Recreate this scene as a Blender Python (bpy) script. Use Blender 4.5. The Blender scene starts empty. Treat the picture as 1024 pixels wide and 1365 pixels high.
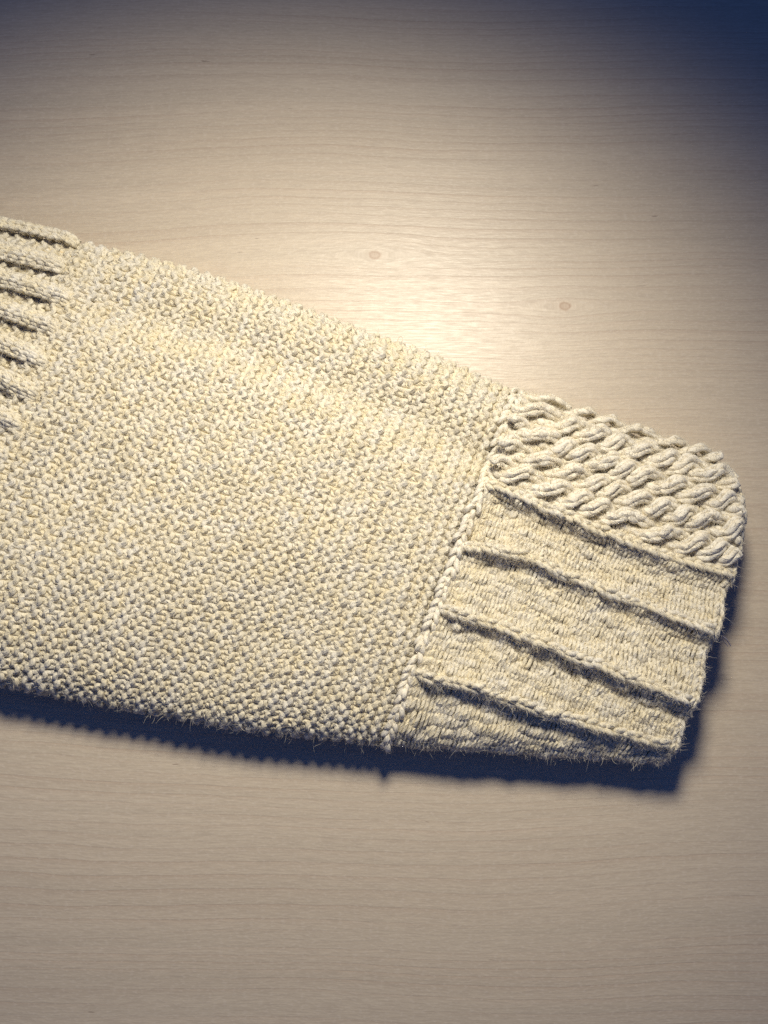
import bpy, math
import numpy as np
from mathutils import Vector

R = math.radians
rng = np.random.default_rng(7)
scene = bpy.context.scene
coll = scene.collection

# ------------------------------------------------------------------ camera
MM = 0.001
PX = 0.00025                      # one photograph pixel on the table, metres
TILT = R(12.0)
DIST = 0.42
FPX = DIST / PX
cam_d = bpy.data.cameras.new('camera')
cam = bpy.data.objects.new('camera', cam_d)
coll.objects.link(cam)
cam.location = (0.0, -DIST * math.sin(TILT), DIST * math.cos(TILT))
cam.rotation_euler = (TILT, 0, 0)
cam_d.sensor_fit = 'VERTICAL'
cam_d.sensor_height = 24.0
cam_d.lens = 24.0 * FPX / 1365.0
cam_d.clip_start = 0.01
cam_d.clip_end = 20.0
scene.camera = cam

# ------------------------------------------------------------------ world: dim blue evening light of the room
world = bpy.data.worlds.new('World')
scene.world = world
world.use_nodes = True
bg = world.node_tree.nodes['Background']
bg.inputs['Color'].default_value = (0.075, 0.17, 0.60, 1)
bg.inputs['Strength'].default_value = 0.28

# ------------------------------------------------------------------ the desk lamp (one spot beyond the upper edge)
lamp_d = bpy.data.lights.new('desk_lamp', 'SPOT')
lamp_d.energy = 9.5
lamp_d.color = (1.0, 0.928, 0.79)
lamp_d.shadow_soft_size = 0.052
lamp_d.spot_size = R(82)
lamp_d.spot_blend = 1.0
lamp = bpy.data.objects.new('desk_lamp', lamp_d)
coll.objects.link(lamp)
lamp.location = (0.028, 0.200, 0.330)
aim = Vector((-0.052, -0.082, 0.0))
lamp.rotation_euler = (aim - lamp.location).to_track_quat('-Z', 'Y').to_euler()

scene.view_settings.view_transform = 'Standard'
scene.view_settings.look = 'None'
scene.view_settings.exposure = 0.0
scene.view_settings.gamma = 1.0
scene.view_settings.use_curve_mapping = False
scene.cycles.use_denoising = False
scene.cycles.max_bounces = 8
scene.cycles.diffuse_bounces = 4

# ------------------------------------------------------------------ pixel <-> table helpers (measured off the photograph)
CAM = np.array(cam.location)
UPV = np.array([0, math.cos(TILT), math.sin(TILT)])
FWD = np.array([0, math.sin(TILT), -math.cos(TILT)])


def unproject(px, z):
    px = np.asarray(px, float).reshape(-1, 2)
    d = ((px[:, :1] - 512) / FPX * np.array([1.0, 0, 0]) + (682.5 - px[:, 1:2]) / FPX * UPV + FWD)
    t = (z - CAM[2]) / d[:, 2:3]
    return CAM + d * t


def project(P):
    q = P - CAM
    dep = q @ FWD
    return np.stack([512 + FPX * q[..., 0] / dep, 682.5 - FPX * (q @ UPV) / dep], -1)


def resample(poly, n):
    poly = np.asarray(poly, float)
    s = np.r_[0, np.cumsum(np.linalg.norm(np.diff(poly, axis=0), axis=1))]
    t = np.linspace(0, s[-1], n)
    return np.stack([np.interp(t, s, poly[:, k]) for k in range(poly.shape[1])], 1)


def smooth(a, k, it=2):
    a = a.copy()
    for _ in range(it):
        p = np.pad(a, [(k, k)] + [(0, 0)] * (a.ndim - 1), 'edge')
        # linear continuation keeps the ends from shrinking
        p[:k] = 2 * a[0] - a[1:k + 1][::-1]
        p[-k:] = 2 * a[-1] - a[-k - 1:-1][::-1]
        c = np.cumsum(np.concatenate([np.zeros((1,) + a.shape[1:]), p]), 0)
        a = (c[2 * k + 1:] - c[:-2 * k - 1]) / (2 * k + 1)
    return a


def waves(seed, n, scale):
    g = np.random.default_rng(seed)
    k = g.normal(size=(n, 2)) * scale
    ph = g.uniform(0, 2 * np.pi, n)
    return lambda x, y: sum(np.sin(k[m, 0] * x + k[m, 1] * y + ph[m]) for m in range(n)) / math.sqrt(n)


def sstep(a, b, x):
    t = np.clip((x - a) / (b - a), 0, 1)
    return t * t * (3 - 2 * t)


# ------------------------------------------------------------------ materials
def new_mat(name):
    m = bpy.data.materials.new(name)
    m.use_nodes = True
    nt = m.node_tree
    nt.nodes.clear()
    out = nt.nodes.new('ShaderNodeOutputMaterial')
    return m, nt, out


def nd(nt, kind, **kw):
    n = nt.nodes.new(kind)
    for k, v in kw.items():
        if k in n.bl_rna.properties:
            setattr(n, k, v)
        else:
            n.inputs[k].default_value = v
    return n


def mth(nt, op, a, b=None, c=None):
    n = nt.nodes.new('ShaderNodeMath')
    n.operation = op
    for k, v in enumerate((a, b, c)):
        if v is None:
            continue
        if isinstance(v, (int, float)):
            n.inputs[k].default_value = v
        else:
            nt.links.new(v, n.inputs[k])
    return n.outputs[0]


def mixc(nt, fac, a, b, mode='MIX'):
    n = nt.nodes.new('ShaderNodeMix')
    n.data_type = 'RGBA'
    n.blend_type = mode
    for sock, v in ((n.inputs[0], fac), (n.inputs[6], a), (n.inputs[7], b)):
        if isinstance(v, (int, float)):
            sock.default_value = v
        elif isinstance(v, tuple):
            sock.default_value = (*v, 1)
        else:
            nt.links.new(v, sock)
    return n.outputs[2]


def wool_material(name, plies, turn, bump, base=(0.85, 0.757, 0.53), deep=(0.78, 0.655, 0.38)):
    """Plied wool: uv.x runs along the yarn in mm, uv.y once round it."""
    m, nt, out = new_mat(name)
    L = nt.links
    uv = nd(nt, 'ShaderNodeUVMap')
    sep = nd(nt, 'ShaderNodeSeparateXYZ')
    L.new(uv.outputs[0], sep.inputs[0])
    u, v = sep.outputs[0], sep.outputs[1]
    geo = nd(nt, 'ShaderNodeTexCoord')
    n_big = nd(nt, 'ShaderNodeTexNoise', Scale=150.0, Detail=4.0)
    L.new(geo.outputs['Object'], n_big.inputs['Vector'])
    n_mid = nd(nt, 'ShaderNodeTexNoise', Scale=420.0, Detail=3.0)
    L.new(geo.outputs['Object'], n_mid.inputs['Vector'])
    # phase of the ply twist with a little wander
    ph = mth(nt, 'ADD', mth(nt, 'MULTIPLY', v, float(plies)), mth(nt, 'DIVIDE', u, turn))
    ph = mth(nt, 'ADD', ph, mth(nt, 'MULTIPLY', n_mid.outputs[0], 0.8))
    ply = mth(nt, 'ABSOLUTE', mth(nt, 'SINE', mth(nt, 'MULTIPLY', ph, math.pi)))
    # fibres lying along the ply
    comb = nd(nt, 'ShaderNodeCombineXYZ')
    L.new(mth(nt, 'MULTIPLY', u, 0.35), comb.inputs[0])
    L.new(mth(nt, 'MULTIPLY', ph, 5.0), comb.inputs[1])
    fib = nd(nt, 'ShaderNodeTexNoise', Scale=1.6, Detail=4.0, Roughness=0.7)
    L.new(comb.outputs[0], fib.inputs['Vector'])
    hgt = mth(nt, 'ADD', mth(nt, 'POWER', ply, 0.7), mth(nt, 'MULTIPLY', fib.outputs[0], 1.3))
    bmp = nd(nt, 'ShaderNodeBump', Strength=bump, Distance=0.00055)
    L.new(hgt, bmp.inputs['Height'])
    # wool colour: cream with yellower and whiter lengths
    r1 = nd(nt, 'ShaderNodeMapRange')
    L.new(n_big.outputs[0], r1.inputs[0])
    r1.inputs[1].default_value, r1.inputs[2].default_value = 0.35, 0.68
    c1 = mixc(nt, r1.outputs[0], base, (0.85, 0.80, 0.67))
    r2 = nd(nt, 'ShaderNodeMapRange')
    L.new(n_mid.outputs[0], r2.inputs[0])
    r2.inputs[1].default_value, r2.inputs[2].default_value = 0.50, 0.72
    c2 = mixc(nt, mth(nt, 'MULTIPLY', r2.outputs[0], 0.40), c1, deep)
    r3 = nd(nt, 'ShaderNodeMapRange')
    L.new(fib.outputs[0], r3.inputs[0])
    r3.inputs[1].default_value, r3.inputs[2].default_value = 0.60, 0.30
    c3 = mixc(nt, mth(nt, 'MULTIPLY', r3.outputs[0], 0.34), c2, (0.58, 0.49, 0.34))
    p = nd(nt, 'ShaderNodeBsdfPrincipled', Roughness=0.85)
    p.inputs['Specular IOR Level'].default_value = 0.25
    p.inputs['Sheen Weight'].default_value = 0.15
    p.inputs['Sheen Roughness'].default_value = 0.5
    L.new(c3, p.inputs['Base Color'])
    L.new(bmp.outputs[0], p.inputs['Normal'])
    L.new(p.outputs[0], out.inputs[0])
    return m


M_GARTER = wool_material('cream_wool_plied', 3, 3.4, 0.75)
M_FINE = wool_material('cream_wool_fine', 2, 2.4, 0.7)
M_CHUNK = wool_material('cream_wool_roving', 3, 4.2, 0.5, base=(0.88, 0.81, 0.64), deep=(0.80, 0.68, 0.46))


def backing_material():
    m, nt, out = new_mat('cream_wool_inner')
    L = nt.links
    tc = nd(nt, 'ShaderNodeTexCoord')
    n = nd(nt, 'ShaderNodeTexNoise', Scale=900.0, Detail=3.0)
    L.new(tc.outputs['Object'], n.inputs['Vector'])
    c = mixc(nt, n.outputs[0], (0.62, 0.49, 0.28), (0.76, 0.64, 0.42))  # warm scattered light in the stitch gaps is put into this colour
    b = nd(nt, 'ShaderNodeBump', Strength=0.8, Distance=0.0005)
    L.new(n.outputs[0], b.inputs['Height'])
    p = nd(nt, 'ShaderNodeBsdfPrincipled', Roughness=0.95)
    p.inputs['Specular IOR Level'].default_value = 0.1
    L.new(c, p.inputs['Base Color'])
    L.new(b.outputs[0], p.inputs['Normal'])
    L.new(p.outputs[0], out.inputs[0])
    return m


M_BACK = backing_material()


def fuzz_material(name='wool_fibre', col=(0.84, 0.78, 0.63, 1)):
    m, nt, out = new_mat(name)
    L = nt.links
    d = nd(nt, 'ShaderNodeBsdfDiffuse', Color=col)
    t = nd(nt, 'ShaderNodeBsdfTranslucent', Color=col)
    mx = nd(nt, 'ShaderNodeMixShader')
    mx.inputs[0].default_value = 0.4
    L.new(d.outputs[0], mx.inputs[1])
    L.new(t.outputs[0], mx.inputs[2])
    L.new(mx.outputs[0], out.inputs[0])
    return m


M_FUZZ = fuzz_material()
M_THREAD = fuzz_material('grey_thread', (0.40, 0.37, 0.42, 1))


def wood_material():
    m, nt, out = new_mat('pale_maple_veneer')
    L = nt.links
    tc = nd(nt, 'ShaderNodeTexCoord')
    sep = nd(nt, 'ShaderNodeSeparateXYZ')
    L.new(tc.outputs['Object'], sep.inputs[0])
    x, y = sep.outputs[0], sep.outputs[1]

    def vec(ax, ay, z=0.0):
        c = nd(nt, 'ShaderNodeCombineXYZ')
        for k, s in enumerate((ax, ay, z)):
            if isinstance(s, (int, float)):
                c.inputs[k].default_value = s
            else:
                L.new(s, c.inputs[k])
        return c.outputs[0]

    def noise(v, scale, detail=2.0, rough=0.5):
        n = nd(nt, 'ShaderNodeTexNoise', Scale=scale, Detail=detail, Roughness=rough)
        L.new(v, n.inputs['Vector'])
        return n.outputs[0]

    def remap(v, a, b, c=0.0, d=1.0):
        n = nd(nt, 'ShaderNodeMapRange')
        L.new(v, n.inputs[0])
        for k, s in enumerate((a, b, c, d)):
            n.inputs[k + 1].default_value = s
        return n.outputs[0]

    # the grain wanders slowly and is pushed aside by two pin knots
    wander = mth(nt, 'MULTIPLY', mth(nt, 'SUBTRACT', noise(vec(mth(nt, 'MULTIPLY', x, 4.0), mth(nt, 'MULTIPLY', y, 4.0)), 1.0, 1.0), 0.5), 0.026)
    fine_w = mth(nt, 'MULTIPLY', mth(nt, 'SUBTRACT', noise(vec(mth(nt, 'MULTIPLY', x, 28.0), mth(nt, 'MULTIPLY', y, 60.0)), 1.0, 2.0), 0.5), 0.0022)
    yy = mth(nt, 'ADD', mth(nt, 'ADD', y, wander), fine_w)
    knot_mask = None
    for (kx, ky) in KNOTS:
        dx = mth(nt, 'SUBTRACT', x, kx)
        dy = mth(nt, 'SUBTRACT', y, ky)
        r2 = mth(nt, 'ADD', mth(nt, 'POWER', mth(nt, 'DIVIDE', dx, 0.016), 2.0), mth(nt, 'POWER', mth(nt, 'DIVIDE', dy, 0.0075), 2.0))
        push = mth(nt, 'MULTIPLY', mth(nt, 'EXPONENT', mth(nt, 'MULTIPLY', r2, -1.0)), mth(nt, 'MULTIPLY', mth(nt, 'TANH', mth(nt, 'MULTIPLY', dy, 500.0)), -0.0022))
        yy = mth(nt, 'ADD', yy, push)
        wob = mth(nt, 'MULTIPLY', noise(vec(mth(nt, 'MULTIPLY', x, 500.0), mth(nt, 'MULTIPLY', y, 500.0)), 1.0), 1.1)
        q2 = mth(nt, 'ADD', mth(nt, 'POWER', mth(nt, 'DIVIDE', dx, 0.0021), 2.0), mth(nt, 'POWER', mth(nt, 'DIVIDE', dy, 0.0016), 2.0))
        km = mth(nt, 'EXPONENT', mth(nt, 'MULTIPLY', mth(nt, 'MULTIPLY', q2, mth(nt, 'ADD', wob, 0.35)), -1.0))
        knot_mask = km if knot_mask is None else mth(nt, 'MAXIMUM', knot_mask, km)

    # growth rings: thin darker lines at uneven spacing, each fading in and out along its length
    ring = noise(vec(mth(nt, 'MULTIPLY', x, 0.9), mth(nt, 'MULTIPLY', yy, 26.0)), 1.0, 1.0)
    saw = mth(nt, 'FRACT', mth(nt, 'ADD', mth(nt, 'MULTIPLY', yy, 300.0), mth(nt, 'MULTIPLY', ring, 8.0)))
    line = mth(nt, 'POWER', saw, 7.0)
    fade = remap(noise(vec(mth(nt, 'MULTIPLY', x, 6.0), mth(nt, 'MULTIPLY', yy, 95.0)), 1.0, 2.0), 0.34, 0.60)
    line = mth(nt, 'MULTIPLY', line, fade)
    early = mth(nt, 'MULTIPLY', saw, fade)
    streak = noise(vec(mth(nt, 'MULTIPLY', x, 5.0), mth(nt, 'MULTIPLY', yy, 210.0)), 1.0, 4.0, 0.62)
    fibre = noise(vec(mth(nt, 'MULTIPLY', x, 150.0), mth(nt, 'MULTIPLY', yy, 1900.0)), 1.0, 3.0, 0.6)
    ray = noise(vec(mth(nt, 'MULTIPLY', x, 620.0), mth(nt, 'MULTIPLY', yy, 1500.0)), 1.0, 2.0, 0.6)
    band = noise(vec(mth(nt, 'MULTIPLY', x, 2.0), mth(nt, 'MULTIPLY', yy, 14.0)), 1.0, 2.0)
    # short dark mineral flecks
    fl = noise(vec(mth(nt, 'MULTIPLY', x, 130.0), mth(nt, 'MULTIPLY', yy, 900.0)), 1.0, 1.0)
    fleck = mth(nt, 'MULTIPLY', remap(fl, 0.745, 0.78), remap(noise(vec(x, y), 38.0), 0.52, 0.62))

    c = mixc(nt, remap(band, 0.3, 0.7), (0.605, 0.512, 0.376), (0.560, 0.466, 0.335))
    c = mixc(nt, mth(nt, 'MULTIPLY', remap(streak, 0.35, 0.75), 0.42), c, (0.425, 0.365, 0.268))
    c = mixc(nt, mth(nt, 'MULTIPLY', early, 0.16), c, (0.52, 0.36, 0.25))
    c = mixc(nt, mth(nt, 'MULTIPLY', line, 0.42), c, (0.36, 0.25, 0.175))
    c = mixc(nt, mth(nt, 'MULTIPLY', remap(fibre, 0.40, 0.66), 0.48), c, (0.40, 0.325, 0.24))
    c = mixc(nt, mth(nt, 'MULTIPLY', remap(ray, 0.50, 0.70), 0.38), c, (0.66, 0.57, 0.45))
    c = mixc(nt, mth(nt, 'MULTIPLY', fleck, 0.65), c, (0.17, 0.11, 0.08))
    core = remap(knot_mask, 0.30, 0.55)
    ringk = mth(nt, 'MULTIPLY', core, remap(knot_mask, 0.85, 0.60, 0.45, 1.0))
    c = mixc(nt, mth(nt, 'MULTIPLY', knot_mask, 0.30), c, (0.42, 0.29, 0.18))
    c = mixc(nt, mth(nt, 'MULTIPLY', ringk, 0.62), c, (0.30, 0.175, 0.095))

    h = mth(nt, 'ADD', mth(nt, 'MULTIPLY', fibre, 0.6), mth(nt, 'ADD', mth(nt, 'MULTIPLY', ray, 0.7), mth(nt, 'MULTIPLY', line, -0.6)))
    b = nd(nt, 'ShaderNodeBump', Strength=0.5, Distance=0.00010)
    L.new(h, b.inputs['Height'])
    p = nd(nt, 'ShaderNodeBsdfPrincipled')
    L.new(remap(fibre, 0.3, 0.7, 0.34, 0.47), p.inputs['Roughness'])
    p.inputs['Specular IOR Level'].default_value = 0.40
    L.new(c, p.inputs['Base Color'])
    L.new(b.outputs[0], p.inputs['Normal'])
    L.new(p.outputs[0], out.inputs[0])
    return m


KNOTS = [tuple(unproject([(500, 340)], 0)[0][:2]), tuple(unproject([(753, 408)], 0)[0][:2])]
M_WOOD = wood_material()


# ------------------------------------------------------------------ mesh helpers
def mesh_obj(name, V, F, mat, parent=None, uv=None, smooth_shade=True):
    me = bpy.data.meshes.new(name)
    V = np.ascontiguousarray(V, dtype=np.float32)
    F = np.ascontiguousarray(F, dtype=np.int32)
    n, k = F.shape
    me.vertices.add(len(V))
    me.vertices.foreach_set('co', V.ravel())
    me.loops.add(n * k)
    me.loops.foreach_set('vertex_index', F.ravel())
    me.polygons.add(n)
    me.polygons.foreach_set('loop_start', np.arange(0, n * k, k, dtype=np.int32))
    me.polygons.foreach_set('loop_total', np.full(n, k, dtype=np.int32))
    if uv is not None:
        l = me.uv_layers.new(name='UVMap')
        l.data.foreach_set('uv', np.ascontiguousarray(uv, dtype=np.float32).ravel())
    me.update(calc_edges=True)
    if smooth_shade:
        me.polygons.foreach_set('use_smooth', np.ones(n, dtype=bool))
    me.materials.append(mat)
    o = bpy.data.objects.new(name, me)
    coll.objects.link(o)
    if parent is not None:
        o.parent = parent
    return o


FUZZ_P, FUZZ_N, FUZZ_T = [], [], []


def tube(pts, ref, rad, sides=6, squash=1.0):
    """Closed yarn tube along pts; ref ~ surface normals; returns V, F, UV (uv.x in mm)."""
    n = len(pts)
    T = np.gradient(pts, axis=0)
    T /= np.linalg.norm(T, axis=1, keepdims=True) + 1e-12
    B = np.cross(T, ref)
    # steady frame: carry the last good side vector where the yarn runs along the normal
    ln = np.linalg.norm(B, axis=1, keepdims=True)
    B = B / (ln + 1e-9)
    for k in range(1, n):
        if B[k] @ B[k - 1] < 0.2:
            b = B[k - 1] - T[k] * (B[k - 1] @ T[k])
            B[k] = b / (np.linalg.norm(b) + 1e-9)
    N = np.cross(B, T)
    rad = np.broadcast_to(rad, (n,))
    a = np.arange(sides) * 2 * np.pi / sides
    V = pts[:, None, :] + rad[:, None, None] * (np.cos(a)[None, :, None] * B[:, None, :] + squash * np.sin(a)[None, :, None] * N[:, None, :])
    V = V.reshape(-1, 3)
    i = np.arange(n - 1)[:, None]
    j = np.arange(sides)[None, :]
    j2 = (j + 1) % sides
    F = np.stack([i * sides + j, i * sides + j2, (i + 1) * sides + j2, (i + 1) * sides + j], -1).reshape(-1, 4)
    s = np.r_[0, np.cumsum(np.linalg.norm(np.diff(pts, axis=0), axis=1))] * 1000.0
    s = s + rng.uniform(0, 50)
    u0 = np.broadcast_to(s[:-1, None], (n - 1, sides))
    u1 = np.broadcast_to(s[1:, None], (n - 1, sides))
    v0 = np.broadcast_to(j / sides, (n - 1, sides))
    v1 = np.broadcast_to((j + 1) / sides, (n - 1, sides))
    UV = np.stack([np.stack([u0, v0], -1), np.stack([u0, v1], -1), np.stack([u1, v1], -1), np.stack([u1, v0], -1)], 2)
    return V, F, UV.reshape(-1, 2)


def add_yarn(name, pts, ref, rad, mat, parent, sides=6, fuzz=0.0, squash=1.0):
    V, F, UV = tube(pts, ref, rad, sides, squash)
    if fuzz > 0:
        n = len(pts)
        cnt = int(n * fuzz * 4)
        if cnt:
            idx = rng.integers(0, n, cnt)
            T = np.gradient(pts, axis=0)[idx]
            T /= np.linalg.norm(T, axis=1, keepdims=True) + 1e-12
            ang = rng.uniform(-1.3, 1.3, cnt)
            Nn = ref[idx]
            Bn = np.cross(T, Nn)
            Bn /= np.linalg.norm(Bn, axis=1, keepdims=True) + 1e-9
            D = np.cos(ang)[:, None] * Nn + np.sin(ang)[:, None] * Bn
            rr = np.broadcast_to(rad, (n,))[idx]
            FUZZ_P.append(pts[idx] + D * rr[:, None] * 0.9)
            FUZZ_N.append(D)
            FUZZ_T.append(T)
    return mesh_obj(name, V, F, mat, parent, UV)


def empty(name, loc=(0, 0, 0)):
    o = bpy.data.objects.new(name, None)
    coll.objects.link(o)
    o.location = loc
    o.empty_display_size = 0.02
    return o


# ------------------------------------------------------------------ table top
def build_table():
    x0, x1, y0, y1, t, b = -0.75, 0.75, -0.45, 0.50, 0.024, 0.0015
    prof = [(0, -t + b), (0, -b), (b, 0)]
    V, F = [], []
    rings = []
    for ins, z in [(b, -t), (0, -t + b), (0, -b), (b, 0.0)]:
        rings.append(len(V))
        V += [(x0 + ins, y0 + ins, z), (x1 - ins, y0 + ins, z), (x1 - ins, y1 - ins, z), (x0 + ins, y1 - ins, z)]
    for a, c in zip(rings[:-1], rings[1:]):
        for k in range(4):
            F.append((a + k, a + (k + 1) % 4, c + (k + 1) % 4, c + k))
    F.append((3, 2, 1, 0))
    F.append((rings[-1], rings[-1] + 1, rings[-1] + 2, rings[-1] + 3))
    o = mesh_obj('table_top', np.array(V), np.array(F), M_WOOD, smooth_shade=False)
    o['kind'] = 'structure'
    o['label'] = 'pale maple table top with fine grain and two pin knots'
    return o


build_table()

# ------------------------------------------------------------------ the sleeve's big shape
HZ = 9.0 * MM                       # half thickness of the flattened tube
ZC = HZ + 0.3 * MM
N_RIDGE = 34                        # garter ridges between the ribbing and the seam
LEFT = -19                          # the sleeve runs on past the left edge of the frame

up_edge = [(-330, 232), (-150, 270), (0, 303), (50, 311), (112, 324), (180, 341), (260, 364), (340, 391), (420, 421), (500, 452), (580, 481), (640, 504), (690, 532)]
lo_edge = [(-560, 812), (-330, 846), (-120, 882), (0, 901), (60, 913), (150, 934), (230, 950), (310, 962), (400, 972), (470, 979), (515, 987)]
cu_edge = [(690, 532), (740, 553), (800, 573), (870, 594), (915, 608), (955, 622)]
cl_edge = [(515, 987), (560, 995), (640, 996), (720, 1002), (800, 1009), (878, 1016)]


def edge_by_ridge(poly, x_zero, ii):
    poly = np.asarray(poly, float)
    s = np.r_[0, np.cumsum(np.linalg.norm(np.diff(poly, axis=0), axis=1))]
    s0 = np.interp(x_zero, poly[:, 0], s)
    t = s0 + (s[-1] - s0) * np.asarray(ii) / N_RIDGE
    return np.stack([np.interp(t, s, poly[:, k]) for k in range(2)], 1)


NV = 420
V_LO, V_HI = -0.30, 1.30
vgrid = np.linspace(V_LO, V_HI, NV)


class Sheet:
    """A patch of the tube: rows across (v: 0 far edge .. 1 near edge), stations along."""

    def __init__(self, A, B, hz, bow=None, disp=None):
        n = len(A)
        P = np.zeros((n, NV, 3))
        th = np.linspace(-0.45 * np.pi, 1.45 * np.pi, 900)
        ex = np.sign(np.cos(th)) * np.abs(np.cos(th)) ** (2 / 3.0)
        ez = np.sign(np.sin(th)) * np.abs(np.sin(th)) ** (2 / 2.1)
        ex, ez = ex[::-1], ez[::-1]
        thr = th[::-1]
        for k in range(n):
            w = np.linalg.norm(B[k] - A[k]) / 2
            c = (A[k] + B[k]) / 2
            d = (B[k] - A[k]) / (2 * w)
            q = np.stack([ex * w, ez * hz[k]], 1)
            s = np.r_[0, np.cumsum(np.linalg.norm(np.diff(q, axis=0), axis=1))]
            sA = np.interp(-np.pi, -thr, s)
            sB = np.interp(0.0, -thr, s)
            t = sA + (sB - sA) * vgrid
            xx = np.interp(t, s, q[:, 0])
            zz = np.interp(t, s, q[:, 1])
            P[k, :, 0] = c[0] + d[0] * xx
            P[k, :, 1] = c[1] + d[1] * xx
            P[k, :, 2] = hz[k] + 0.3 * MM + zz
            if bow is not None:
                P[k, :, :2] += bow(k, xx / w)
        self.n = n
        self.P = P
        self.N = self.normals(P)
        if disp is not None:
            self.P = P + self.N * disp(self)[..., None]
            self.N = self.normals(self.P)

    @staticmethod
    def normals(P):
        du = np.gradient(P, axis=0)
        dv = np.gradient(P, axis=1)
        N = np.cross(dv, du)
        N /= np.linalg.norm(N, axis=-1, keepdims=True) + 1e-12
        return N

    def at(self, a, v):
        """a in 0..n-1 (station index units), v in V_LO..V_HI -> point, normal"""
        a = np.clip(a, 0, self.n - 1.001)
        f = np.clip((v - V_LO) / (V_HI - V_LO) * (NV - 1), 0, NV - 1.001)
        i0 = a.astype(int)
        j0 = f.astype(int)
        wa = (a - i0)[:, None]
        wf = (f - j0)[:, None]

        def g(Q):
            return (Q[i0, j0] * (1 - wa) * (1 - wf) + Q[i0 + 1, j0] * wa * (1 - wf) + Q[i0, j0 + 1] * (1 - wa) * wf + Q[i0 + 1, j0 + 1] * wa * wf)
        N = g(self.N)
        return g(self.P), N / (np.linalg.norm(N, axis=1, keepdims=True) + 1e-12)

    def find(self, px):
        """photo pixels -> (a, v) on the upper side"""
        j = np.nonzero((vgrid > -0.06) & (vgrid < 1.06))[0]
        pr = project(self.P[:, j])
        out = []
        for p in np.asarray(px, float):
            d = ((pr - p) ** 2).sum(-1)
            a, b = np.unravel_index(np.argmin(d), d.shape)
            out.append((a, vgrid[j[b]]))
        return np.array(out, float)


SUB = 6                             # stations per ridge
ii = np.arange(LEFT * SUB, (N_RIDGE + 1) * SUB + 1) / SUB
A_px = edge_by_ridge(up_edge, 112, np.minimum(ii, N_RIDGE))
B_px = edge_by_ridge(lo_edge, -118, np.minimum(ii, N_RIDGE))
over = np.maximum(ii - N_RIDGE, 0)[:, None]
A_px = smooth(A_px, 14) + over * np.array([16.0, 6.5])
B_px = smooth(B_px, 14) + over * np.array([19.0, 2.0])
A_w = unproject(A_px, ZC)[:, :2]
B_w = unproject(B_px, ZC)[:, :2]
nz_body = waves(3, 9, 26.0)
nz_fine = waves(5, 10, 95.0)


def body_disp(sh):
    P = sh.P
    x, y = P[..., 0], P[..., 1]
    d = 0.95 * MM * nz_body(x, y) + 0.28 * MM * nz_fine(x, y)
    # a soft lengthwise dip below the far fold
    cr = resample([(150, 408), (300, 452), (430, 505), (560, 560), (650, 610)], 60)
    pr = project(P)
    best = np.full(x.shape, 1e9)
    for c in cr:
        best = np.minimum(best, ((pr - c) ** 2).sum(-1))
    top = (sh.N[..., 2] > 0)
    d -= top * 3.6 * MM * np.exp(-best / (2 * 23.0 ** 2))
    return d


body = Sheet(A_w, B_w, np.full(len(ii), HZ), disp=body_disp)


def a_of(i):
    return (np.asarray(i, float) - LEFT) * SUB


# cuff
NC = 130
ca_px = smooth(resample(cu_edge, NC), 5)
cb_px = smooth(resample(cl_edge, NC), 5)
ca_w = unproject(ca_px, ZC)[:, :2]
cb_w = unproject(cb_px, ZC)[:, :2]
u_dir = ((ca_w[-1] - ca_w[0]) / np.linalg.norm(ca_w[-1] - ca_w[0]) + (cb_w[-1] - cb_w[0]) / np.linalg.norm(cb_w[-1] - cb_w[0])) / 2


def cuff_bow(k, t):
    c = k / (NC - 1)
    b = np.interp(t, [-1, -.96, -.9, -.8, -.65, -.25, -.12, .05, .16, .3, .43, .6, .72, .9, 1],
                  [0, 12, 21, 33, 42, 41, 32, 35, 31, 22, 26, 23, 15, 14, 3]) * 0.24 * MM * c ** 1.6
    return b[:, None] * u_dir[None, :]


base_cuff = Sheet(ca_w, cb_w, np.full(NC, HZ * 1.0), bow=cuff_bow)
welt_px = [
    [(652, 648), (700, 672), (770, 700), (850, 735), (966, 768)],
    [(618, 730), (690, 742), (790, 785), (870, 816), (943, 845)],
    [(588, 814), (650, 832), (740, 868), (830, 902), (916, 938)],
    [(556, 900), (640, 917), (720, 945), (800, 970), (880, 990)],
]
welt_v = []
carr = np.linspace(0, 1, NC)
for poly in welt_px:
    av = base_cuff.find(resample(poly, 40))
    av = av[np.argsort(av[:, 0])]
    welt_v.append(smooth(np.interp(np.arange(NC), av[:, 0], av[:, 1]), 8))
welt_v = np.array(welt_v)             # 4 x NC
# length of one unit of v per station, to measure distance from a crest in millimetres
v_len = np.linalg.norm(np.diff(base_cuff.P, axis=1), axis=2).mean(1) / (vgrid[1] - vgrid[0])


def welt_profile(x, h):
    """x in mm across the welt, negative on the lamp side"""
    up = np.where((x > -14) & (x <= 0), np.clip(1 + x / 14.0, 0, 1) ** 1.9, 0)
    dn = np.where(x > 0, np.exp(-(np.clip(x, 0, None) / 1.75) ** 1.15), 0)
    gr = -0.16 * np.exp(-((x - 4.5) / 2.4) ** 2) * (x > 0)
    return h * (up + dn + gr)


nz_c = waves(11, 9, 60.0)
nz_c2 = waves(12, 9, 190.0)


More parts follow.
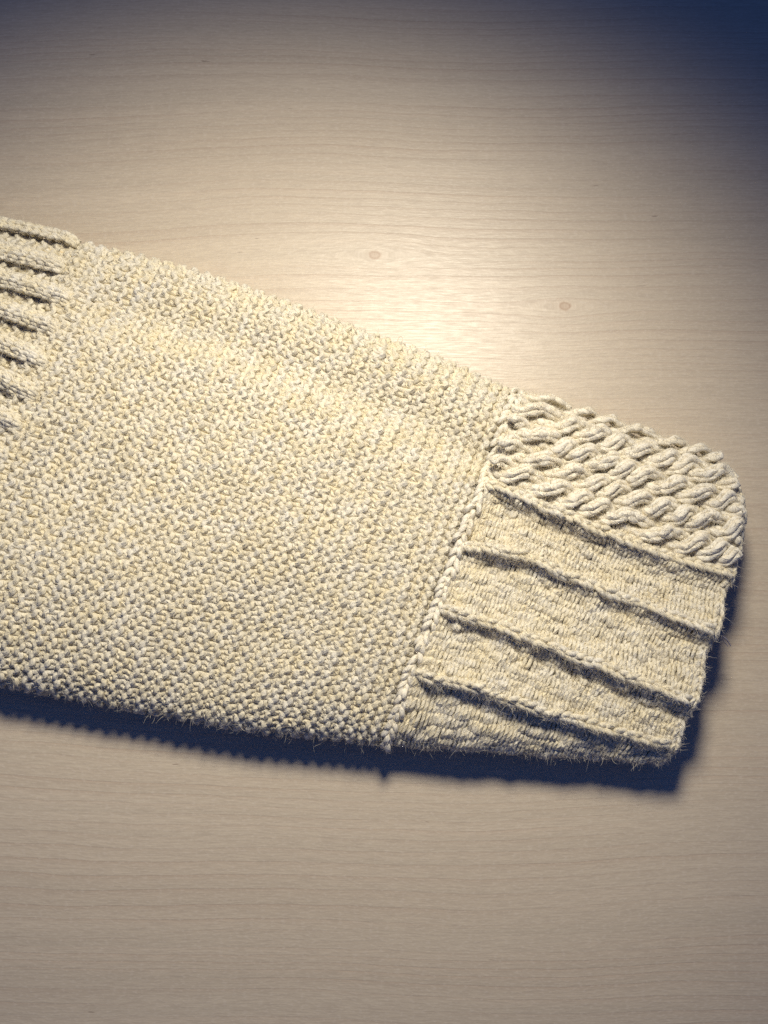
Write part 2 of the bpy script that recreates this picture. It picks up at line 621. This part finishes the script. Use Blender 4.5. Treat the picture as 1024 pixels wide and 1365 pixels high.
def cuff_disp(sh):
    P = sh.P
    d = 0.45 * MM * nz_c(P[..., 0], P[..., 1]) + 0.25 * MM * nz_c2(P[..., 0], P[..., 1])
    for k in range(4):
        x = (vgrid[None, :] - welt_v[k][:, None]) * v_len[:, None] / MM
        x = x + 0.5 * nz_c(P[..., 0] + k, P[..., 1]) + 0.35 * nz_c2(P[..., 0] + 2 * k, P[..., 1])
        ramp = sstep(0.005, 0.10, carr)[:, None] * (0.80 + 0.2 * np.sin(carr * 5 + 2 * k)[:, None])
        d += welt_profile(x, (3.7, 3.8, 3.7, 3.4)[k] * MM) * ramp * (1 - (0.35 * carr[:, None] if k == 3 else 0))
    return d


cuff = Sheet(ca_w, cb_w, np.full(NC, HZ * 1.0), bow=cuff_bow, disp=cuff_disp)

# ------------------------------------------------------------------ the sleeve and its parts
root = empty('knitted_sleeve', tuple(((A_w[len(ii) // 2] + B_w[len(ii) // 2]) / 2).tolist()) + (0.0,))
root['label'] = 'cream hand knitted wool sleeve with welted cuff lying flat on pale wood'
root['category'] = 'sleeve'
bpy.context.view_layer.update()
ROOT_INV = root.matrix_world.inverted()


def under_root(o):
    o.parent = root
    o.matrix_parent_inverse = ROOT_INV
    return o


def shell(name, sh, a0, a1, inset, wall, close_end):
    """Backing fabric: closed tube a little inside the yarn, with an inner face and a rim at the open end."""
    st = np.linspace(a0, a1, int((a1 - a0) / 3) + 2)
    nv = 90
    th = np.linspace(V_LO, V_HI, nv)
    rows, rin = [], []
    for a in st:
        p, n = sh.at(np.full(nv, a), th)
        p = p - n * inset
        # fill the open underside between the two lower lips
        m = 16
        lip = np.linspace(0, 1, m + 2)[1:-1, None]
        bot = p[-1] * (1 - lip) + p[0] * lip
        bn = np.tile(np.array([[0, 0, -1.0]]), (m, 1))
        bot[:, 2] = np.minimum(bot[:, 2], p[-1][2]) - 0.0002
        full = np.vstack([p, bot])
        full[:, 2] = np.maximum(full[:, 2], 0.0004)
        nn = np.vstack([n, bn])
        rows.append(full)
        q = full - nn * wall
        q[:, 2] = np.clip(q[:, 2], 0.0032, None)
        rin.append(q)
    rows, rin = np.array(rows), np.array(rin)
    ns, nr = rows.shape[:2]
    V = np.vstack([rows.reshape(-1, 3), rin.reshape(-1, 3)])
    off = ns * nr
    i = np.arange(ns - 1)[:, None]
    j = np.arange(nr)[None, :]
    j2 = (j + 1) % nr
    F1 = np.stack([i * nr + j, (i + 1) * nr + j, (i + 1) * nr + j2, i * nr + j2], -1).reshape(-1, 4)
    F2 = F1[:, ::-1] + off
    jj = np.arange(nr)
    jn = (jj + 1) % nr
    e = (ns - 1) * nr
    F3 = np.stack([e + jj, off + e + jj, off + e + jn, e + jn], -1)
    F4 = np.stack([jj, jn, off + jn, off + jj], -1)
    return under_root(mesh_obj(name, V, np.vstack([F1, F2, F3, F4]), M_BACK))


garter = shell('garter_panel', body, a_of(0), a_of(N_RIDGE + 0.6), 0.75 * MM, 2.2 * MM, False)
ribbing = shell('ribbing', body, a_of(LEFT), a_of(0), 3.6 * MM, 2.2 * MM, True)
cuff_o = shell('cuff', cuff, 0.0, NC - 2.0, 1.1 * MM, 2.2 * MM, True)


def child(o, parent):
    o.parent = parent
    o.matrix_parent_inverse = parent.matrix_world.inverted()
    return o


bpy.context.view_layer.update()

# --- garter rows: two courses make one ridge
N_ST = 42
SEG = 13


def loop_row(nst, v0, v1, seg, a=1.0):
    """in-plane loop curve: returns course coordinate (in stitches), cross coordinate phase"""
    t = np.arange(int(nst * seg) + 1) / seg
    x = t + a * np.sin(4 * np.pi * t) / (4 * np.pi)
    return t, x


def garter_row(i, kind, drop=0.0, rad=1.0):
    rs = np.random.default_rng(int((i + 100) * 2))      # both courses of a ridge share their sideways drift
    va, vb = -0.14, 1.16
    nst = int(N_ST * (vb - va))
    t, x = loop_row(nst, va, vb, SEG, 1.25)
    ph = rs.uniform(-0.12, 0.12) + 0.3 * math.sin(i * 0.9)
    jit = np.cumsum(rs.normal(0, 0.06, nst + 2))
    jit -= np.linspace(jit[0], jit[-1], nst + 2)
    st = np.minimum(t.astype(int), nst)
    x = x + ph + np.interp(t, np.arange(nst + 2), jit) + np.interp(t, np.arange(2 * nst + 3) / 2, rng.normal(0, 0.03, 2 * nst + 3))
    # per-stitch irregularity
    amp = np.interp(t, np.arange(nst + 2) + 0.25, 1 + rng.normal(0, 0.08, nst + 2))
    lift = np.interp(t, np.arange(nst + 2) * 1.0, rng.normal(0, 0.16, nst + 2))
    side = np.interp(t, np.arange(nst + 2) * 1.0, rng.normal(0, 0.03, nst + 2))
    cy = np.cos(2 * np.pi * t)
    if kind == 'A':
        y = i - 0.25 + 0.40 * amp * cy
        z = 0.86 * cy + 0.10 * np.cos(4 * np.pi * t)
    else:
        y = i + 0.25 + 0.40 * amp * cy
        z = -0.86 * cy + 0.10 * np.cos(4 * np.pi * t)
    y = y + side
    v = va + x / N_ST
    p, n = body.at(a_of(y), v)
    z = (z + 0.30 * lift) * MM - drop
    pts = p + n * z[:, None]
    rr = rad * MM * np.interp(t, np.arange(2 * nst + 3) / 2, 1 + rng.normal(0, 0.09, 2 * nst + 3))
    return pts, n, rr


def join_rows(parts, name, mat, parent, sides, fuzz):
    """one continuous strand: the first course, a turn round the edge, the second course back"""
    (p1, n1, r1), (p2, n2, r2) = parts
    p2, n2, r2 = p2[::-1], n2[::-1], r2[::-1]
    a, b = p1[-1], p2[0]
    w = np.linspace(0, 1, 5)[1:-1, None]
    mid = a * (1 - w) + b * w - n1[-1] * 0.0006 * np.sin(np.pi * w)
    pts = np.vstack([p1, mid, p2])
    nn = np.vstack([n1, np.repeat(n1[-1:], 3, 0), n2])
    rr = np.r_[r1, np.full(3, r1[-1]), r2]
    return child(add_yarn(name, pts, nn, rr, mat, None, sides, fuzz), parent)


for i in range(0, N_RIDGE):
    join_rows([garter_row(i + 0.5, 'A'), garter_row(i + 0.5, 'B')], 'knit_row', M_GARTER, garter, 6, 0.40)
# the recessed purl ground between the ribs
for i in range(LEFT + 1, 0):
    join_rows([garter_row(i + 0.5, 'A', 1.6 * MM), garter_row(i + 0.5, 'B', 1.6 * MM)], 'purl_row', M_GARTER, ribbing, 5, 0.15 if i > -8 else 0.0)


# --- chains: a column of V stitches worked as one continuous strand
def chain(path, nrm, pitch, half, rad, lift=0.0, sides=6, flip=False, jitter=0.08, wales=(0.0,), arch=0.55, seg=5):
    s = np.r_[0, np.cumsum(np.linalg.norm(np.diff(path, axis=0), axis=1))]
    n = int(s[-1] / pitch)
    out_p, out_n, out_r = [], [], []
    loc = []
    for k in range(n):
        for sd in (-1, 1):
            f = np.linspace(0, 1, seg)
            js = rng.normal(0, jitter)
            jb = rng.normal(0, jitter)
            jn = rng.normal(0, jitter)
            ss = k + (f * 1.25) + js * 0.6
            bb = sd * (0.16 + 0.84 * f ** 0.8) * (1 + jb)
            zz = arch * np.sin(np.pi * (0.12 + 0.8 * f)) + jn * 0.6
            loc.append(np.stack([ss, bb, zz, 1 + 0.12 * np.sin(np.pi * f)], 1))
            # the strand dives back underneath to start the next leg
            loc.append(np.array([[k + 0.95, sd * 0.62, -0.85, 0.8], [k + 0.45 + (0.6 if sd > 0 else 0), 0.0, -0.95, 0.8]]))
    loc = np.vstack(loc)
    ss = loc[:, 0] * pitch
    P = np.stack([np.interp(ss, s, path[:, c]) for c in range(3)], 1)
    N = np.stack([np.interp(ss, s, nrm[:, c]) for c in range(3)], 1)
    N /= np.linalg.norm(N, axis=1, keepdims=True)
    Tn = np.gradient(path, axis=0)
    T = np.stack([np.interp(ss, s, Tn[:, c]) for c in range(3)], 1)
    T /= np.linalg.norm(T, axis=1, keepdims=True)
    B = np.cross(N, T)
    if flip:
        pass
    pts = P + B * (loc[:, 1:2] * half) + N * (loc[:, 2:3] * rad * 1.6 + lift)
    return pts, N, loc[:, 3] * rad


def snake(strands):
    """several runs worked back and forth as one continuous strand"""
    ps, ns, rs = [], [], []
    for q, (pp, nn, rr) in enumerate(strands):
        if q % 2:
            pp, nn, rr = pp[::-1], nn[::-1], rr[::-1]
        if ps:
            w = np.linspace(0, 1, 5)[1:-1, None]
            ps.append(ps[-1][-1] * (1 - w) + pp[0] * w)
            ns.append(np.repeat(nn[:1], 3, 0))
            rs.append(np.full(3, rr[0]))
        ps.append(pp)
        ns.append(nn)
        rs.append(rr)
    return np.vstack(ps), np.vstack(ns), np.concatenate(rs)


def surf_path(sh, av, n, lift=0.0):
    av = resample(av, n)
    av = smooth(av, 3)
    return sh.at(av[:, 0], av[:, 1])


# --- ribs at the left
rib_ends = [(102, 321, .17), (94, 357, .25), (97, 401, .31), (79, 440, .35), (64, 484, .42), (51, 527, .45), (30, 568, .45), (5, 609, .42),
            (-20, 650, .38), (-44, 692, .34), (-64, 734, .31), (-84, 776, .28), (-100, 818, .24), (-112, 856, .20)]
for (ex, ey, sl) in rib_ends:
    px = [(ex - d, ey - sl * d + 0.00012 * d * d * (sl - .25)) for d in np.linspace(0, 300, 60)]
    if ey < 325:
        av = np.stack([np.linspace(a_of(-0.3), 0, 60), np.full(60, 0.012)], 1)
    elif ey < 360:
        av = np.stack([np.linspace(a_of(-0.2), 0, 60), np.linspace(0.090, 0.072, 60)], 1)
    else:
        av = body.find(px)
    k = np.nonzero(av[:, 0] < 3)[0]
    if len(k):
        av = av[:max(k[0], 4)]
    x = np.linspace(-1, 1, len(av))
    av[:, 1] = np.maximum(np.polyval(np.polyfit(x, av[:, 1], 2), x), 0.012)
    av[:, 0] = np.polyval(np.polyfit(x, av[:, 0], 2), x)
    P, N = surf_path(body, av, 160)
    e = np.linspace(0, 1, len(P))
    P = P + N * ((-0.3 + 1.6 * sstep(0.0, 0.05, e)) * MM)[:, None]
    T = np.gradient(P, axis=0)
    T /= np.linalg.norm(T, axis=1, keepdims=True)
    B = np.cross(N, T)
    strands = []
    for off, low in ((-1.5, -0.5), (0.0, 0.30), (1.5, -0.5)):
        tilt = N + B * (0.36 * off)
        tilt /= np.linalg.norm(tilt, axis=1, keepdims=True)
        strands.append(chain(P + B * (off * MM) + N * (low * MM), tilt, 3.1 * MM, 0.92 * MM, 0.76 * MM, 0.6 * MM, jitter=0.15))
    pts, nn, rr = snake(strands)
    child(add_yarn('rib', pts, nn, rr, M_FINE, None, 6, 0.45), ribbing)

# --- seam between the garter panel and the cuff
vs = np.linspace(-0.13, 1.13, 240)
P, N = body.at(np.full(240, a_of(N_RIDGE + 0.35)), vs)
P = P + N * 0.5 * MM
wig = np.interp(np.arange(240), np.arange(0, 250, 10), rng.normal(0, 0.35, 25)) * MM
T = np.gradient(P, axis=0)
T /= np.linalg.norm(T, axis=1, keepdims=True)
P = P + np.cross(N, T) * wig[:, None]
p, n, r = chain(P, N, 2.5 * MM, 1.45 * MM, 0.88 * MM, 0.5 * MM, jitter=0.36)
seam = under_root(add_yarn('seam', p, n, r, M_CHUNK, None, 6, 0.7))

# --- cuff courses: stockinette worked along the sleeve, between and over the welts
ST_U = 33
course_rows = []
anchors = [np.full(NC, -0.13)] + [welt_v[k] for k in range(4)] + [np.maximum(welt_v[3] + 0.13, 1.16)]
counts = [16, 10, 10, 10, 12]
for seg_i in range(5):
    for q in range(counts[seg_i]):
        f = (q + 0.5) / counts[seg_i]
        course_rows.append((seg_i, f))


def cuff_course(seg_i, f):
    c0, c1 = 0.012, 0.985
    t, x = loop_row(ST_U, 0, 1, 11, 1.1)
    nst = ST_U
    jit = rng.normal(0, 0.12, nst + 2)
    x = x / nst + np.interp(t, np.arange(nst + 2), jit) / nst
    c = np.clip(c0 + (c1 - c0) * x, 0, 1)
    a = c * (NC - 1)
    k = np.arange(NC)
    lo = np.interp(a, k, anchors[seg_i])
    hi = np.interp(a, k, anchors[seg_i + 1])
    pitch = (hi - lo) / counts[seg_i]
    cy = np.cos(2 * np.pi * t)
    amp = np.interp(t, np.arange(nst + 2), 1 + rng.normal(0, 0.2, nst + 2))
    v = lo + (hi - lo) * f + pitch * 0.85 * amp * cy + pitch * np.interp(t, np.arange(nst + 2) + 0.3, rng.normal(0, 0.12, nst + 2))
    P, N = cuff.at(a, v)
    z = -0.9 * np.cos(4 * np.pi * t) + 0.5 * np.interp(t, np.arange(nst + 2), rng.normal(0, 1.0, nst + 2))
    pts = P + N * (z * MM * 0.9)[:, None]
    r = 0.72 * MM * np.interp(t, np.arange(2 * nst + 3) / 2, 1 + rng.normal(0, 0.14, 2 * nst + 3))
    return pts, N, r


for (s_i, f) in course_rows:
    p, n, r = cuff_course(s_i, f)
    child(add_yarn('knit_row', p, n, r, M_FINE, None, 5, 0.6), cuff_o)

# --- crest of each welt
for k in range(4):
    a = np.linspace(2, NC - 2, 260)
    v = np.interp(a, np.arange(NC), welt_v[k]) - 0.25 * MM / v_len.mean()
    P, N = cuff.at(a, v)
    # lean towards the open side so the crest overhangs its groove
    P = smooth(P, 3) + N * 0.15 * MM
    N = smooth(N, 6)
    N /= np.linalg.norm(N, axis=1, keepdims=True)
    p, n, r = chain(P, N, 2.9 * MM, 1.25 * MM, 0.90 * MM, 0.6 * MM, jitter=0.22)
    child(add_yarn('welt_crest', p, n, r, M_FINE, None, 6, 1.3), cuff_o)

# --- cable band along the far edge of the cuff
cable = under_root(empty('cable_band', (0, 0, 0)))
cable.matrix_parent_inverse = ROOT_INV
bpy.context.view_layer.update()
N_ROPE = 5
a_s = np.linspace(1.5, NC - 2.5, 520)
v_top = np.full(520, -0.035)
v_bot = np.interp(a_s, np.arange(NC), welt_v[0]) - 2.4 * MM / v_len.mean()
for k in range(N_ROPE):
    v = v_top + (v_bot - v_top) * (k + 0.5) / N_ROPE
    P, N = cuff.at(a_s, v)
    P, N = smooth(P, 10), smooth(N, 10)
    N /= np.linalg.norm(N, axis=1, keepdims=True)
    T = np.gradient(P, axis=0)
    T /= np.linalg.norm(T, axis=1, keepdims=True)
    B = np.cross(N, T)
    s_mm = np.r_[0, np.cumsum(np.linalg.norm(np.diff(P, axis=0), axis=1))] / MM
    # two strands twist round each other; the turns come unevenly
    wob = np.interp(s_mm, np.linspace(0, 90, 19), np.cumsum(rng.normal(0, 0.10, 19)))
    turn = 2 * np.pi * (s_mm / 18.5 + wob) + 2.1 * k
    for st in range(2):
        ph = turn + st * np.pi
        lat = 2.75 * np.sin(ph) + 0.2 * np.sin(3 * ph)
        up = 1.7 + 2.0 * np.cos(ph)
        yarns = []
        for q, off in enumerate((-1.0, 0.0, 1.0)):
            # the three yarns of a strand lie side by side, square to the strand's own run
            r0 = (0.96, 1.12, 0.96)[q] * MM * (1 + 0.17 * np.cos(2 * np.pi * (s_mm / 4.2 + 0.33 * q + rng.random())))
            lift = (-0.35, 0.45, -0.35)[q]
            fuz = np.interp(s_mm, np.linspace(0, 90, 60), rng.normal(0, 0.22, 60))
            fuz2 = np.interp(s_mm, np.linspace(0, 90, 60), rng.normal(0, 0.22, 60))
            pts = P + B * ((lat + fuz) * MM)[:, None] + N * ((up + lift + fuz2) * MM + 0.5 * MM)[:, None]
            T2 = np.gradient(pts, axis=0)
            T2 /= np.linalg.norm(T2, axis=1, keepdims=True)
            B2 = np.cross(N, T2)
            B2 /= np.linalg.norm(B2, axis=1, keepdims=True)
            pts = pts + B2 * (off * 1.45 * MM)
            yarns.append((pts[::2], N[::2], (r0 * np.interp(s_mm, np.linspace(0, 90, 40), 1 + rng.normal(0, 0.10, 40)))[::2]))
        pts, nn, rr = snake(yarns)
        child(add_yarn('cable_strand', pts, nn, rr, M_CHUNK, None, 7, 1.0), cable)

# --- cuff edge: cast-on chain round the opening
vs = np.linspace(-0.16, 1.16, 300)
P, N = cuff.at(np.full(300, NC - 2.2), vs)
P = smooth(P, 2)
p, n, r = chain(P, N, 2.6 * MM, 1.2 * MM, 0.75 * MM, 0.1 * MM, jitter=0.2)
child(add_yarn('cast_on_edge', p, n, r, M_FINE, None, 6, 0.9), cuff_o)

# --- loose threads
def loose(name, px, z, rad, mat=M_FUZZ):
    px = smooth(resample(px, 30), 2)
    zz = np.interp(np.linspace(0, 1, 30), np.linspace(0, 1, len(z)), z) * MM
    pts = np.array([unproject([q], h)[0] for q, h in zip(px, zz)])
    ref = np.tile(np.array([[0.1, 0.2, 1.0]]), (30, 1))
    V, F, UV = tube(pts, ref, np.linspace(rad, rad * 0.5, 30) * MM, 5)
    return under_root(mesh_obj(name, V, F, mat, None, UV))


loose('loose_thread', [(934, 833), (948, 840), (960, 846), (969, 852), (974, 861)], [17, 17.5, 17, 16, 14.5], 0.42, M_THREAD)
loose('loose_thread', [(938, 838), (951, 842), (962, 850), (968, 858), (971, 862)], [17, 18, 17, 15.5, 14.5], 0.28, M_THREAD)
loose('loose_thread', [(528, 462), (530, 452), (534, 447), (538, 451), (535, 456), (531, 460)], [12, 12, 11, 11, 12, 12], 0.15)

# ------------------------------------------------------------------ wool fuzz
def build_fuzz():
    P = np.vstack(FUZZ_P)
    D = np.vstack(FUZZ_N)
    T = np.vstack(FUZZ_T)
    keep = P[:, 2] > 2 * MM
    P, D, T = P[keep], D[keep], T[keep]
    n = len(P)
    g = np.random.default_rng(21)
    ln = np.minimum(g.gamma(2.2, 0.42, n), 2.4) * MM + 0.35 * MM
    far = g.random(n) < 0.06
    ln = np.where(far, np.minimum(ln * 1.2 + 1.0 * MM, 3.0 * MM), ln)
    sg = g.choice([-1.0, 1.0], n)[:, None]
    d0 = D * g.uniform(0.15, 0.75, (n, 1)) * np.where(far, 0.45, 1.0)[:, None] + T * sg * g.uniform(0.3, 1.0, (n, 1)) + g.normal(0, 0.35, (n, 3))
    d0 /= np.linalg.norm(d0, axis=1, keepdims=True)
    curl = g.normal(0, 0.75, (n, 3)) - D * g.uniform(0.0, 0.9, (n, 1))
    k = 7
    f = np.linspace(0, 1, k)
    e1 = np.cross(d0, g.normal(size=(n, 3)))
    e1 /= np.linalg.norm(e1, axis=1, keepdims=True) + 1e-9
    e2 = np.cross(d0, e1)
    w = g.uniform(1.5, 6.0, n)[:, None] * f[None, :]
    cr = (g.uniform(0.03, 0.17, n))[:, None, None]
    spin = cr * (e1[:, None, :] * (np.cos(w) - 1)[..., None] + e2[:, None, :] * np.sin(w)[..., None])
    pts = P[:, None, :] + ln[:, None, None] * (d0[:, None, :] * f[None, :, None] + 0.6 * curl[:, None, :] * (f ** 2)[None, :, None] + spin)
    pts[..., 2] = np.maximum(pts[..., 2], 0.0005)
    hc = bpy.data.hair_curves.new('wool_fuzz')
    hc.add_curves([k] * n)
    hc.attributes['position'].data.foreach_set('vector', np.ascontiguousarray(pts, dtype=np.float32).ravel())
    ra = hc.attributes.get('radius') or hc.attributes.new('radius', 'FLOAT', 'POINT')
    rad = (0.036 * MM * g.uniform(0.6, 1.3, n))[:, None] * np.array([1, 1, 1, 0.9, 0.8, 0.6, 0.3])[None, :]
    ra.data.foreach_set('value', np.ascontiguousarray(rad, dtype=np.float32).ravel())
    hc.materials.append(M_FUZZ)
    o = bpy.data.objects.new('wool_fuzz', hc)
    coll.objects.link(o)
    under_root(o)
    o['kind'] = 'stuff'
    print('fuzz fibres', n)


build_fuzz()
print('tris', sum(len(o.data.polygons) * 2 for o in scene.objects if o.type == 'MESH'))
